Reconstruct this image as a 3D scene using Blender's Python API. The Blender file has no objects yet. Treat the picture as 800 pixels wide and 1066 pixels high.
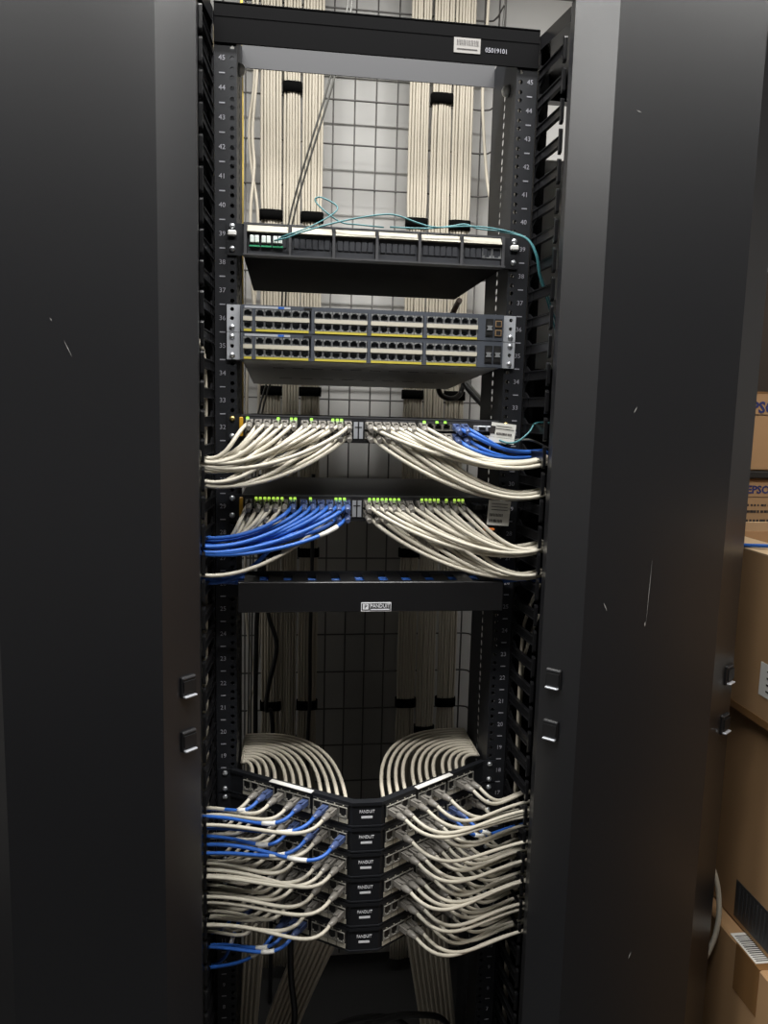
import bpy, math, random
from mathutils import Vector, Matrix, Euler
R = random.Random(7)
C = bpy.context.scene.collection
S = bpy.context.scene
U = 0.04445
def zc(n): return 0.08 + (n - .5) * U

# ------------------------------------------------------------------ materials
def mat(name, col, rough=.5, metal=0., emit=None, es=0., trans=0., noise=None, bump=0., spec=.5, coat=0.):
    m = bpy.data.materials.new(name); m.use_nodes = True
    nt = m.node_tree; b = nt.nodes['Principled BSDF']
    b.inputs['Base Color'].default_value = (*col, 1)
    b.inputs['Roughness'].default_value = rough
    b.inputs['Metallic'].default_value = metal
    b.inputs['Specular IOR Level'].default_value = spec
    b.inputs['Coat Weight'].default_value = coat
    if trans: b.inputs['Transmission Weight'].default_value = trans
    if emit:
        b.inputs['Emission Color'].default_value = (*emit, 1); b.inputs['Emission Strength'].default_value = es
    if noise or bump:
        tc = nt.nodes.new('ShaderNodeTexCoord')
        n = nt.nodes.new('ShaderNodeTexNoise'); n.inputs['Scale'].default_value = noise[0] if noise else 300
        n.inputs['Detail'].default_value = 5
        nt.links.new(tc.outputs['Object'], n.inputs['Vector'])
        if noise:
            r = nt.nodes.new('ShaderNodeMapRange')
            r.inputs['To Min'].default_value = 1 - noise[1]; r.inputs['To Max'].default_value = 1 + noise[1]
            nt.links.new(n.outputs['Fac'], r.inputs['Value'])
            mx = nt.nodes.new('ShaderNodeVectorMath'); mx.operation = 'SCALE'
            mx.inputs[0].default_value = col
            nt.links.new(r.outputs['Result'], mx.inputs['Scale'])
            nt.links.new(mx.outputs['Vector'], b.inputs['Base Color'])
        if bump:
            n2 = nt.nodes.new('ShaderNodeTexNoise'); n2.inputs['Scale'].default_value = 900
            nt.links.new(tc.outputs['Object'], n2.inputs['Vector'])
            bp = nt.nodes.new('ShaderNodeBump'); bp.inputs['Strength'].default_value = bump; bp.inputs['Distance'].default_value = .001
            nt.links.new(n2.outputs['Fac'], bp.inputs['Height']); nt.links.new(bp.outputs['Normal'], b.inputs['Normal'])
    return m
M = dict(
    rack=mat('rack black powder coat', (.012, .013, .016), .5, bump=.15, spec=.3),
    topbar=mat('matt black paint', (.0045, .0045, .005), .85, spec=.06),
    door=mat('door charcoal paint', (.0095, .0098, .0118), .34, noise=(3., .12), bump=.1, spec=.85),
    finger=mat('black moulded plastic', (.008, .008, .009), .28),
    steel=mat('grey steel and lit edges', (.048, .049, .054), .5),
    zinc=mat('zinc wire', (.13, .125, .12), .5, metal=.3),
    silver=mat('bright steel', (.62, .64, .67), .35, metal=.85),
    silverp=mat('silver painted metal', (.50, .52, .56), .4, metal=.3),
    dome=mat('polished bolt', (.80, .80, .78), .3, metal=.2),
    gold=mat('yellow zinc screw', (.55, .42, .16), .35, metal=.9),
    swgrey=mat('switch slate blue grey', (.060, .068, .085), .45, noise=(40, .08)),
    swdark=mat('switch dark bezel', (.018, .018, .020), .4),
    black=mat('black plastic', (.008, .008, .009), .45),
    cavity=mat('port cavity black', (.003, .003, .003), .7),
    rim=mat('jack shield metal', (.36, .37, .38), .4, metal=.5),
    jackrim=mat('dull jack frame', (.30, .29, .26), .5),
    cream=mat('cream label stock', (.50, .47, .39), .6),
    ivorycard=mat('ivory label card', (.34, .32, .265), .6), sticker=mat('grey sticker stock', (.27, .26, .25), .5), white=mat('white label', (.75, .74, .70), .6, noise=(60, .06)),
    print=mat('white print ink', (.85, .86, .90), .6),
    ink=mat('black print ink', (.03, .025, .025), .6),
    yellow=mat('yellow stripe', (.52, .44, .06), .5),
    amber=mat('amber tab', (.62, .33, .02), .45),
    orange=mat('orange tab', (.75, .20, .03), .5),
    copper=mat('copper module', (.55, .36, .20), .35, metal=.7),
    ivory=mat('ivory cable jacket', (.55, .515, .43), .42, noise=(25, .05)),
    riser=mat('white riser cable jacket', (.58, .53, .435), .5, noise=(12, .07)),
    blue=mat('blue cable jacket', (.030, .125, .48), .38),
    teal=mat('aqua fibre jacket', (.045, .17, .19), .42),
    clear=mat('clear plug plastic', (.34, .32, .29), .2, trans=.35, spec=.6),
    clearblue=mat('clear blue plug plastic', (.12, .17, .36), .2, trans=.35, spec=.6),
    velcro=mat('black hook and loop', (.004, .004, .004), .95, spec=.05),
    blackcab=mat('black cable jacket', (.010, .010, .011), .4),
    greycab=mat('grey cable jacket', (.12, .12, .11), .4),
    browncab=mat('brown cable', (.09, .055, .035), .5),
    yellowcab=mat('yellow cable jacket', (.66, .47, .08), .5),
    dark=mat('dark tape label', (.03, .03, .032), .4),
    adapter=mat('adapter plate charcoal', (.050, .053, .062), .4), sheet=mat('bare sheet steel', (.55, .54, .52), .5), print2=mat('dim white print', (.30, .30, .34), .6),
    lcwhite=mat('LC white shutter', (.72, .80, .76), .4),
    green=mat('green connector', (.06, .45, .22), .4),
    led=mat('green status light', (.2, .9, .1), .4, emit=(.60, .90, .10), es=.75),
    card=mat('corrugated cardboard', (.39, .232, .112), .75, noise=(9, .10)),
    cardlight=mat('pale cardboard', (.52, .37, .22), .75, noise=(9, .08)),
    tape=mat('brown packing tape', (.22, .115, .045), .25),
    navy=mat('blue carton print', (.02, .03, .13), .6),
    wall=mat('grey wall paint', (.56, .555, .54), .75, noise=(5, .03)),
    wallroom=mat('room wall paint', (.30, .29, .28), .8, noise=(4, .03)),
    ceil=mat('ceiling white', (.55, .55, .53), .85, noise=(6, .03)),
    floor=mat('dark vinyl floor', (.028, .028, .028), .5, noise=(8, .2)),
    shelfback=mat('dark brown panel', (.030, .021, .015), .6), shelf=mat('dark shelf steel', (.012, .011, .010), .55),
    lampcase=mat('lamp housing white', (.7, .7, .7), .5),
    scratch=mat('bare scratch', (.30, .30, .29), .6),
)

# ------------------------------------------------------------------ mesh builder
class MB:
    def __init__(s): s.v = []; s.f = []; s.mi = []; s.sm = []
    def face(s, idx, mi=0, sm=False): s.f.append(idx); s.mi.append(mi); s.sm.append(sm)
    def box(s, x0, x1, y0, y1, z0, z1, mi=0, mx=None):
        b = len(s.v)
        for z in (z0, z1):
            for x, y in ((x0, y0), (x1, y0), (x1, y1), (x0, y1)):
                p = Vector((x, y, z)); s.v.append(mx @ p if mx else p)
        for q in ((0, 3, 2, 1), (4, 5, 6, 7), (0, 1, 5, 4), (1, 2, 6, 5), (2, 3, 7, 6), (3, 0, 4, 7)):
            s.face([b + i for i in q], mi)
        return s
    def bbox(s, x0, x1, y0, y1, z0, z1, c=.002, mi=0, mx=None):      # box with chamfered edges
        X = (x0, x1); Y = (y0, y1); Z = (z0, z1); b = len(s.v); ids = {}
        for i in (0, 1):
            for j in (0, 1):
                for k in (0, 1):
                    sx, sy, sz = (1 if i == 0 else -1), (1 if j == 0 else -1), (1 if k == 0 else -1)
                    for a in range(3):
                        p = Vector((X[i] + sx * c * (a != 0), Y[j] + sy * c * (a != 1), Z[k] + sz * c * (a != 2)))
                        ids[i, j, k, a] = len(s.v); s.v.append(mx @ p if mx else p)
        g = lambda *q: s.face([ids[t] for t in q], mi)
        for i in (0, 1):
            o = [(i, 0, 0, 0), (i, 1, 0, 0), (i, 1, 1, 0), (i, 0, 1, 0)]; g(*(o if i else o[::-1]))
            o = [(0, i, 0, 1), (0, i, 1, 1), (1, i, 1, 1), (1, i, 0, 1)]; g(*(o if i else o[::-1]))
            o = [(0, 0, i, 2), (1, 0, i, 2), (1, 1, i, 2), (0, 1, i, 2)]; g(*(o if i else o[::-1]))
        for i in (0, 1):
            for j in (0, 1):
                g((i, j, 0, 0), (i, j, 1, 0), (i, j, 1, 1), (i, j, 0, 1))
                g((i, 0, j, 0), (i, 1, j, 0), (i, 1, j, 2), (i, 0, j, 2))
                g((0, i, j, 1), (1, i, j, 1), (1, i, j, 2), (0, i, j, 2))
                for k in (0, 1): g((i, j, k, 0), (i, j, k, 1), (i, j, k, 2))
        return s
    def prism(s, pts, z0, z1, mi=0, mx=None, axis='z'):              # polygon swept along an axis
        b = len(s.v); n = len(pts)
        for z in (z0, z1):
            for a, c in pts:
                p = Vector((a, c, z)) if axis == 'z' else (Vector((z, a, c)) if axis == 'x' else Vector((a, z, c)))
                s.v.append(mx @ p if mx else p)
        s.face([b + i for i in range(n)][::-1], mi); s.face([b + n + i for i in range(n)], mi)
        for i in range(n):
            j = (i + 1) % n; s.face([b + i, b + j, b + n + j, b + n + i], mi)
        return s
    def tube(s, pts, r, n=8, mi=0, cap=True):
        pts = [Vector(p) for p in pts]; b = len(s.v); m = len(pts)
        t = [(pts[min(i + 1, m - 1)] - pts[max(i - 1, 0)]).normalized() for i in range(m)]
        up = Vector((0, 0, 1)) if abs(t[0].z) < .9 else Vector((1, 0, 0))
        a = t[0].cross(up).normalized()
        for i in range(m):
            a = (a - t[i] * a.dot(t[i])).normalized(); c = t[i].cross(a)
            rr = r[i] if isinstance(r, (list, tuple)) else r
            for k in range(n):
                w = 2 * math.pi * k / n; s.v.append(pts[i] + (a * math.cos(w) + c * math.sin(w)) * rr)
        for i in range(m - 1):
            for k in range(n):
                l = (k + 1) % n
                s.face([b + i * n + k, b + i * n + l, b + (i + 1) * n + l, b + (i + 1) * n + k], mi, True)
        if cap:
            s.face([b + k for k in range(n)][::-1], mi); s.face([b + (m - 1) * n + k for k in range(n)], mi)
        return s
    def dome(s, c, ax, r, h, n=12, mi=0):                             # low rounded bolt or screw head
        c = Vector(c); ax = Vector(ax).normalized()
        s.tube([c, c + ax * h * .35, c + ax * h * .8, c + ax * h], [r, r, r * .72, r * .25], n, mi); return s
    def plate(s, org, u, v, nrm, u0, u1, v0, v1, holes, cw, th, r, mi=0):   # sheet with a column of round holes
        org, u, v, nrm = map(Vector, (org, u, v, nrm)); P = lambda a, c, d: org + u * a + v * c + nrm * d
        def quad4(a0, a1, c0, c1):
            b = len(s.v)
            for d in (0, th):
                for a, c in ((a0, c0), (a1, c0), (a1, c1), (a0, c1)): s.v.append(P(a, c, d))
            for q in ((0, 1, 2, 3), (7, 6, 5, 4), (0, 4, 5, 1), (1, 5, 6, 2), (2, 6, 7, 3), (3, 7, 4, 0)): s.face([b + i for i in q], mi)
        uh = holes[0][0]
        if uh - cw > u0 + 1e-6: quad4(u0, uh - cw, v0, v1)
        if u1 > uh + cw + 1e-6: quad4(uh + cw, u1, v0, v1)
        cur = v0
        for _, vh in holes:
            if vh - cw > cur + 1e-6: quad4(uh - cw, uh + cw, cur, vh - cw)
            b = len(s.v)
            sq = [(1, 0), (1, 1), (0, 1), (-1, 1), (-1, 0), (-1, -1), (0, -1), (1, -1)]
            for d in (0, th):
                for a, c in sq: s.v.append(P(uh + a * cw, vh + c * cw, d))
                for k in range(8): s.v.append(P(uh + r * math.cos(k * math.pi / 4), vh + r * math.sin(k * math.pi / 4), d))
            for k in range(8):
                l = (k + 1) % 8
                s.face([b + k, b + l, b + 8 + l, b + 8 + k], mi); s.face([b + 16 + l, b + 16 + k, b + 24 + k, b + 24 + l], mi)
                s.face([b + 8 + k, b + 8 + l, b + 24 + l, b + 24 + k], mi)
            cur = vh + cw
        if v1 > cur: quad4(uh - cw, uh + cw, cur, v1)
        return s
    def text(s, body, size, mx, mi=0, depth=.0004, align='CENTER', sx=1., bold=0.):
        cu = bpy.data.curves.new('t', 'FONT'); cu.body = body; cu.size = size; cu.extrude = depth; cu.offset = bold
        cu.align_x = align; cu.align_y = 'CENTER'; cu.resolution_u = 2
        o = bpy.data.objects.new('t', cu); C.objects.link(o)
        dg = bpy.context.evaluated_depsgraph_get(); e = o.evaluated_get(dg); me = e.to_mesh()
        b = len(s.v)
        for q in me.vertices: s.v.append(mx @ Vector((q.co.x * sx, q.co.y, q.co.z)))
        for p in me.polygons: s.face([b + i for i in p.vertices], mi)
        e.to_mesh_clear(); bpy.data.objects.remove(o); bpy.data.curves.remove(cu); return s
    def mesh(s, name, mats):
        me = bpy.data.meshes.new(name); me.from_pydata([tuple(p) for p in s.v], [], s.f)
        mats = mats if isinstance(mats, (list, tuple)) else [mats]
        for m in mats: me.materials.append(m)
        me.polygons.foreach_set('material_index', s.mi); me.polygons.foreach_set('use_smooth', s.sm); me.update()
        return me
    def build(s, name, mats, parent=None, loc=(0, 0, 0), rot=(0, 0, 0)):
        return put(name, s.mesh(name, mats), parent, loc, rot)
def put(name, me, parent=None, loc=(0, 0, 0), rot=(0, 0, 0)):
    o = bpy.data.objects.new(name, me); C.objects.link(o)
    o.parent = parent; o.location = loc; o.rotation_euler = rot
    return o
def tag(o, label, cat, group=None):
    o['label'] = label; o['category'] = cat
    if group: o['group'] = group
    return o
def thing(name, label, cat, loc=(0, 0, 0), group=None, rot=(0, 0, 0)):
    o = bpy.data.objects.new(name, None); o.empty_display_size = .02; C.objects.link(o); o.location = loc; o.rotation_euler = rot
    return tag(o, label, cat, group)
def part(o, name, parent, loc=(0, 0, 0), rot=(0, 0, 0)): return put(name, o, parent, loc, rot)
def struct(name, m, b):
    o = b.build(name, m); o['kind'] = 'structure'; return o
def front(x, y, z, rz=0.):      # text plane whose reading side looks towards -Y
    return Matrix.Translation((x, y, z)) @ Matrix.Rotation(rz, 4, 'Z') @ Matrix.Rotation(math.pi / 2, 4, 'X')
def spline(P, n=10):            # Catmull-Rom through points
    P = [Vector(p) for p in P]; Q = [P[0] * 2 - P[1]] + P + [P[-1] * 2 - P[-2]]; out = []
    for i in range(1, len(Q) - 2):
        a, b, c, d = Q[i - 1:i + 3]
        for k in range(n):
            t = k / n
            out.append(.5 * (2 * b + (c - a) * t + (2 * a - 5 * b + 4 * c - d) * t * t + (3 * b - a - 3 * c + d) * t ** 3))
    out.append(P[-1]); return out
def bezier(a, b, c, d, n=22):
    a, b, c, d = map(Vector, (a, b, c, d))
    return [a * (1 - t) ** 3 + b * 3 * t * (1 - t) ** 2 + c * 3 * t * t * (1 - t) + d * t ** 3 for t in (k / n for k in range(n + 1))]
ORD = ['', 'first', 'second', 'third', 'fourth', 'fifth', 'sixth', 'seventh', 'eighth', 'ninth', 'tenth', 'eleventh', 'twelfth']

# ------------------------------------------------------------------ the room
struct('wall_back', M['wall'], MB().box(-1.9, 2.0, .655, .75, 0, 2.78))
struct('wall_left', M['wallroom'], MB().box(-2.0, -1.9, -3.6, .75, 0, 2.78))
struct('wall_right', M['wallroom'], MB().box(2.0, 2.1, -3.6, .75, 0, 2.78))
struct('wall_front', M['wallroom'], MB().box(-2.0, 2.1, -3.7, -3.6, 0, 2.78))
struct('floor', M['floor'], MB().box(-2.0, 2.1, -3.7, .75, -.1, 0))
struct('ceiling', M['ceil'], MB().box(-2.0, 2.1, -3.7, .75, 2.78, 2.88))

# ------------------------------------------------------------------ the two post rack
rack = thing('equipment_rack', 'tall black two post rack with numbered uprights between the big dark doors', 'rack')
HZ = [0.08 + n * U + d for n in range(45) for d in (.00635, .0222, .0381)]
for sx in (-1, 1):
    b = MB()
    for Y, wd in ((0, .2625), (.152, .2415 if sx > 0 else .2625)):
        b.plate((0, Y, 0), (sx, 0, 0), (0, 0, 1), (0, 1, 0), .2275, wd, .004, 2.137, [(.2345, z) for z in HZ], .0050, .003, .0036)
    b.plate((sx * .2275, 0, 0), (0, 1, 0), (0, 0, 1), (sx, 0, 0), .003, .152, .004, 2.137, [(.072, z) for z in HZ], .0062, .0008, .0058)
    up = b.build('upright', M['rack'], rack)
    t = MB()
    for n in range(1, 46):
        t.text(str(n), .0108, front(sx * .2505, -.0002, zc(n)))
        t.box(sx * .2505 - .0045, sx * .2505 + .0045, -.0005, 0.0005, zc(n) + U / 2 - .0009, zc(n) + U / 2 + .0009)
    t.build('unit_numbers', M['print2'], up)
    MB().dome((sx * .2275, .05, 2.062), (-sx, 0, 0), .010, .011, mi=0).build('bolt', M['dome'], rack)
b = MB().box(-.2625, .2625, -.0045, -.0005, 2.079, 2.137).box(-.2625, .2625, -.0051, -.0045, 2.117, 2.1185).box(-.2625, .2625, -.0045, .06, 2.135, 2.1385)
ta = b.build('top_angle', M['topbar'], rack)
b = MB().box(.119, .163, -.0052, -.0045, 2.093, 2.116, 0)
for k in range(14):
    w = R.uniform(.0007, .0016); x = .124 + k * .0026
    b.box(x, x + w, -.0056, -.0052, 2.1045, 2.113, 1)
b.box(.124, .158, -.0056, -.0052, 2.098, 2.0995, 1)
b.build('asset_sticker', [M['sticker'], M['ink']], ta)
MB().text('05019101', .0105, front(.190, -.0048, 2.100), sx=.9).build('handwriting', M['print2'], ta)
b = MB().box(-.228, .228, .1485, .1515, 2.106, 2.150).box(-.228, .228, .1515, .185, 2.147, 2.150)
b.build('rear_angle', M['steel'], rack)  # lighter grey stands in for lamp light on the black bar
MB().box(-.2625, .2625, -.06, -.0005, 0.0, .006).box(-.2625, .2625, -.004, -.0005, .006, .07).build('base_angle', M['rack'], rack)
MB().box(-.2625, .2625, .156, .22, 0.0, .006).box(-.2625, .2625, .156, .160, .006, .07).build('base_angle', M['rack'], rack)

# ------------------------------------------------------------------ vertical cable managers with their big doors
def finger_mesh(sx):
    b = MB(); a = (sx * .2665, -.002); e = (sx * .2725, -.098)
    def bar(z0, z1, w):
        b.prism([(a[0] - w, a[1]), (a[0] + w, a[1]), (e[0] + w, e[1]), (e[0] - w, e[1])], z0, z1)
    bar(-.0078, -.0064, .0034); bar(.0064, .0078, .0034); bar(-.0064, .0064, .0006)
    b.prism([(-.0985, -.0195), (-.1035, -.0175), (-.1045, -.015), (-.1045, .015), (-.1035, .0175), (-.0985, .0195)], sx * .2725 - .0026, sx * .2725 + .0026, axis='x')
    b.prism([(-.002, -.017), (-.002, .017), (-.022, .0078), (-.022, -.0078)], sx * .268 - .0016, sx * .268 + .0016, axis='x')
    return b.mesh('finger', M['finger'])
def scratch(b, x, z, dx, dz, w, y):
    d = Vector((dx, 0, dz)); n = Vector((-dz, 0, dx)).normalized() * w; p = Vector((x, y, z)); i = len(b.v)
    for q in (p - n * .3, p + d * .5 - n, p + d, p + d * .5 + n): b.v.append(q)
    for q in (p - n * .3, p + d * .5 - n, p + d, p + d * .5 + n): b.v.append(q + Vector((0, -.0003, 0)))
    b.face([i, i + 1, i + 2, i + 3]); b.face([i + 7, i + 6, i + 5, i + 4])
    for k in range(4): b.face([i + k, i + (k + 1) % 4, i + 4 + (k + 1) % 4, i + 4 + k])
for sx, side in ((-1, 'left'), (1, 'right')):
    vm = thing('vertical_cable_manager', 'tall black vertical cable manager with wide charcoal door on the %s of the rack' % side, 'cable manager', (sx * .44, 0, 0))
    O = (-sx * .44, 0, 0)
    b = MB()
    X = lambda a, c: (min(sx * a, sx * c), max(sx * a, sx * c))
    b.box(*X(.2640, .2670), -.002, .045, .004, 2.13).box(*X(.2640, .2670), .105, .150, .004, 2.13)                  # side wall bolted to the post
    b.box(*X(.2670, .2870), .012, .018, .004, 2.13)                   # spine behind the fingers
    b.box(*X(.5850, .6050), -.100, .150, .004, 2.13)                  # outer wall
    b.box(*X(.2870, .5850), .112, .118, .04, 1.60 if sx > 0 else 2.10)  # added black sheet, keeps the slots dark against the bright wall
    for k in range(14): b.box(*X(.2670, .5850), .120, .140, .10 + k * .18, .128 + k * .18)
    b.box(*X(.2640, .6050), -.100, .150, .004, .040)
    b.prism([(sx * .2640, .0), (sx * .2640, .15), (sx * .6050, .15), (sx * .6050, -.1), (sx * .2790, -.1)], 2.108, 2.130)
    b.build('backbone', M['finger'], vm, O)
    if sx > 0: MB().box(*X(.2870, .5850), .112, .116, 1.60, 1.975).build('back_plate', M['sheet'], vm, O)  # added pale sheet, stands in for the shaded wall behind the upper slots
    fm = finger_mesh(sx)
    for n in range(0, 46): put('finger', fm, vm, (O[0], 0, .08 + n * U - .012))
    b = MB()
    prof = [(.2755, -.113), (.2755, -.131), (.3240, -.180), (.5520, -.180), (.6170, -.131), (.6170, -.113), (.6140, -.113), (.6140, -.129), (.5505, -.177), (.3255, -.177), (.2785, -.1295), (.2785, -.113)]
    b.prism([(sx * a, c) for a, c in prof], .03, 2.128)
    for z in (.03, 2.125): b.prism([(sx * a, c) for a, c in [(.2755, -.113), (.2755, -.131), (.3240, -.180), (.5520, -.180), (.6170, -.131), (.6170, -.113)]], z, z + .003)
    dr = b.build('door', M['door'], vm, O)
    for edge in (0, 1):
        for z in (1.087, 1.000):
            ang = math.atan2(.049, .052) if edge == 0 else math.atan2(.049, .065)
            cx, cy = (.292, -.150) if edge == 0 else (.600, -.1435)
            rz = (-ang if sx > 0 else ang) if edge == 0 else (ang if sx > 0 else -ang)
            lt = MB().bbox(-.013, .013, -.004, .004, -.017, .017, .0015).box(-.011, .011, -.0065, -.004, -.009, .010).build('latch', M['black'], dr, (sx * cx, cy, z), (0, 0, rz))
            MB().bbox(-.011, .011, -.010, -.003, -.0155, -.0125, .0008).build('catch_glint', M['silverp'], lt)  # silver bar paints the highlight at the foot of the black latch
            MB().box(-.012, .012, -.0048, -.0038, .0135, .0152).build('rim_glint', M['steel'], lt)  # grey line paints the highlight along the latch top
    SC = ((.356, 1.222, .006, -.014, .0009), (.432, 1.29, -.003, -.10, .00035), (.428, 1.19, -.001, -.008, .0010), (.358, 1.958, .008, -.003, .0008), (.385, 1.52, .005, .010, .0007), (.44, .60, .004, .012, .0009)) if sx > 0 else ((-.470, 1.63, .003, -.005, .0006), (-.452, 1.60, .010, -.022, .0005))
    for x, z, dx, dz, w in SC:
        b = MB(); scratch(b, x, z, dx, dz, w, -.1801); b.build('scratch', M['scratch'], dr)

# ------------------------------------------------------------------ shared small meshes
def port_mesh(w, h, flip=False, rim='rim', d=.012):
    b = MB(); a, c = w / 2, h / 2; s = -1 if flip else 1
    iw, nw = w * .445, w * .25
    def bx(x0, x1, z0, z1, mi=0, y0=-.001, y1=d):
        z0, z1 = sorted((s * z0, s * z1)); b.box(x0, x1, y0, y1, z0, z1, mi)
    bx(-a, -iw, -c, c); bx(iw, a, -c, c); bx(-iw, iw, -c, -c + h * .06)
    bx(-iw, -nw, c - h * .24, c); bx(nw, iw, c - h * .24, c); bx(-nw, nw, c - h * .08, c)
    bx(-a, a, -c, c, 1, d - .001, d)
    for k in range(5): bx(-iw * .8 + k * iw * .36, -iw * .8 + k * iw * .36 + .0006, -c + h * .1, -c + h * .25, 0, .002, d)
    return b.mesh('port', [M[rim], M['cavity']])
P_UP = port_mesh(.0136, .0122); P_DN = port_mesh(.0136, .0122, True)
PD_UP = port_mesh(.0136, .0122, False, 'jackrim'); PD_DN = port_mesh(.0136, .0122, True, 'jackrim')
JACK = port_mesh(.0150, .0175, True, 'jackrim')
SCREW = MB().dome((0, 0, 0), (0, -1, 0), .0048, .004, 10).box(-.0035, .0035, -.0045, -.003, -.0006, .0006).mesh('screw', M['silver'])
SCREWG = MB().dome((0, 0, 0), (0, -1, 0), .0048, .004, 10).mesh('screw', M['gold'])
def plug_mesh(m):
    b = MB(); b.box(-.0057, .0057, -.010, .010, -.0042, .0042)
    b.prism([(-.006, .0042), (.008, .0042), (-.009, .0078), (-.011, .0078)], -.0028, .0028, axis='x')   # latch
    pts = [(0, -.010, 0), (0, -.016, 0), (0, -.022, 0), (0, -.030, 0)]
    b.tube(pts, [.0062, .0060, .0048, .0040], 8)
    return b.mesh('plug', m)
PLUG = {'ivory': plug_mesh(M['clear']), 'blue': plug_mesh(M['clearblue'])}

# ------------------------------------------------------------------ two open switches with silver ears
for (n, label) in ((36, 'upper grey 48 port switch with empty ports and silver ears, two copper modules at right'),
                   (35, 'lower grey 48 port switch with empty ports and silver ears, sagging towards the back')):
    sw = thing('network_switch', label, 'network switch', (0, 0, zc(n)), 'grey switches with open ports', (0, 0, 0))
    b = MB(); h = .0216
    sag = .060
    mx = Matrix.Rotation(-sag, 4, 'X')
    b.bbox(-.219, .219, 0, .43, -h, h, .0015, 0, mx)
    for k in range(10): b.box(-.17 + k * .035, -.15 + k * .035, .10, .106, -h - .0003, -h + .0002, 1, mx)
    for k in range(8): b.box(-.16 + k * .042, -.135 + k * .042, .28, .286, -h - .0003, -h + .0002, 1, mx)
    b.build('chassis', [M['sheet'], M['black']], sw)
    b = MB(); Y0 = -.016
    b.box(-.2195, .2195, Y0 + .012, .0, -h, h)                        # back of the bezel
    b.box(-.2195, .2195, Y0, Y0 + .012, .0152, h)                    # top lip
    b.box(-.2195, .2195, Y0, Y0 + .012, -h, -.0165)
    b.box(-.2195, -.2165, Y0, Y0 + .012, -.0165, .0152)
    GX = [-.1965, -.1005, -.0070, .0870]; pit = .0146
    for g in GX: b.box(g - .0052, g - .0003, Y0 - .0008, Y0 + .012, -h, .0152)
    b.box(GX[3] + 6 * pit, .2195, Y0, Y0 + .012, -.0165, .0152)
    bz = b.build('bezel', M['swgrey'], sw)
    for gi, g in enumerate([-.2165 + .0003] + GX):
        cols = 1 if gi == 0 else 6
        p = pit
        for c in range(cols):
            x = g + (c + .5) * p
            for me, z in ((P_UP, .0088), (P_DN, -.0100)):
                o = put('port', me, sw, (x, Y0 + .0012, z))
        MB().box(g, g + cols * p, Y0 - .0012, Y0 + .002, -.0038, .0026).build('label_band', M['cream'], sw)
        MB().box(g + .001, g + cols * p - .001, Y0 - .0010, Y0 + .002, -.0206, -.0170).build('yellow_strip', M['yellow'], sw)
    b = MB().box(-.214, -.14, Y0 - .0006, Y0 + .002, .0162, .0198, 0).box(-.118, -.105, Y0 - .0006, Y0 + .002, .0162, .0198, 1).box(-.16, -.150, Y0 - .0007, Y0 + .002, .0165, .0195, 2)
    b.build('name_strip', [M['silverp'], M['black'], M['blue']], sw)
    for x in (.1945, .2100):
        cu = (n == 36 and x > .2)
        b = MB().box(x - .0065, x + .0065, Y0 - .001, Y0 + .002, -.0155, .0145, 0)
        for z in (-.0085, .0065):
            b.box(x - .0055, x + .0055, Y0 - .002, Y0 + .001, z - .0052, z + .0052, 1)
            b.box(x - .0040, x + .0040, Y0 - .0024, Y0, z - .0036, z + .0036, 2)
        
        b.build('module_cage', [M['black'], M['copper'] if cu else M['black'], M['cavity']], sw)
        if not cu: MB().prism([(x - .0050, .0030), (x + .0050, .0030), (x + .0030, -.0008), (x + .0050, -.0046), (x - .0050, -.0046), (x - .0030, -.0008)], Y0 - .004, Y0 - .0025, axis='y').build('release_tab', M['silver'], sw)
    for sx in (-1, 1):
        b = MB()
        x0, x1 = (.2205, .2430)
        b.plate((0, -.0065, 0), (sx, 0, 0), (0, 0, 1), (0, 1, 0), x0, x1, -.0218, .0218, [(.2345, -.0145), (.2345, 0), (.2345, .0145)], .0046, .004, .0033)
        b.box(*sorted((sx * .2197, sx * .2217)), -.0065, .06, -.0218, .0218)
        e = b.build('ear', M['silverp'], sw)
        put('screw', SCREW, e, (sx * .2345, -.0060, -.0145 if n == 36 else .0150))
        if n == 35: put('screw', SCREW, e, (sx * .2345, -.0060, -.0150))

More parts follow.
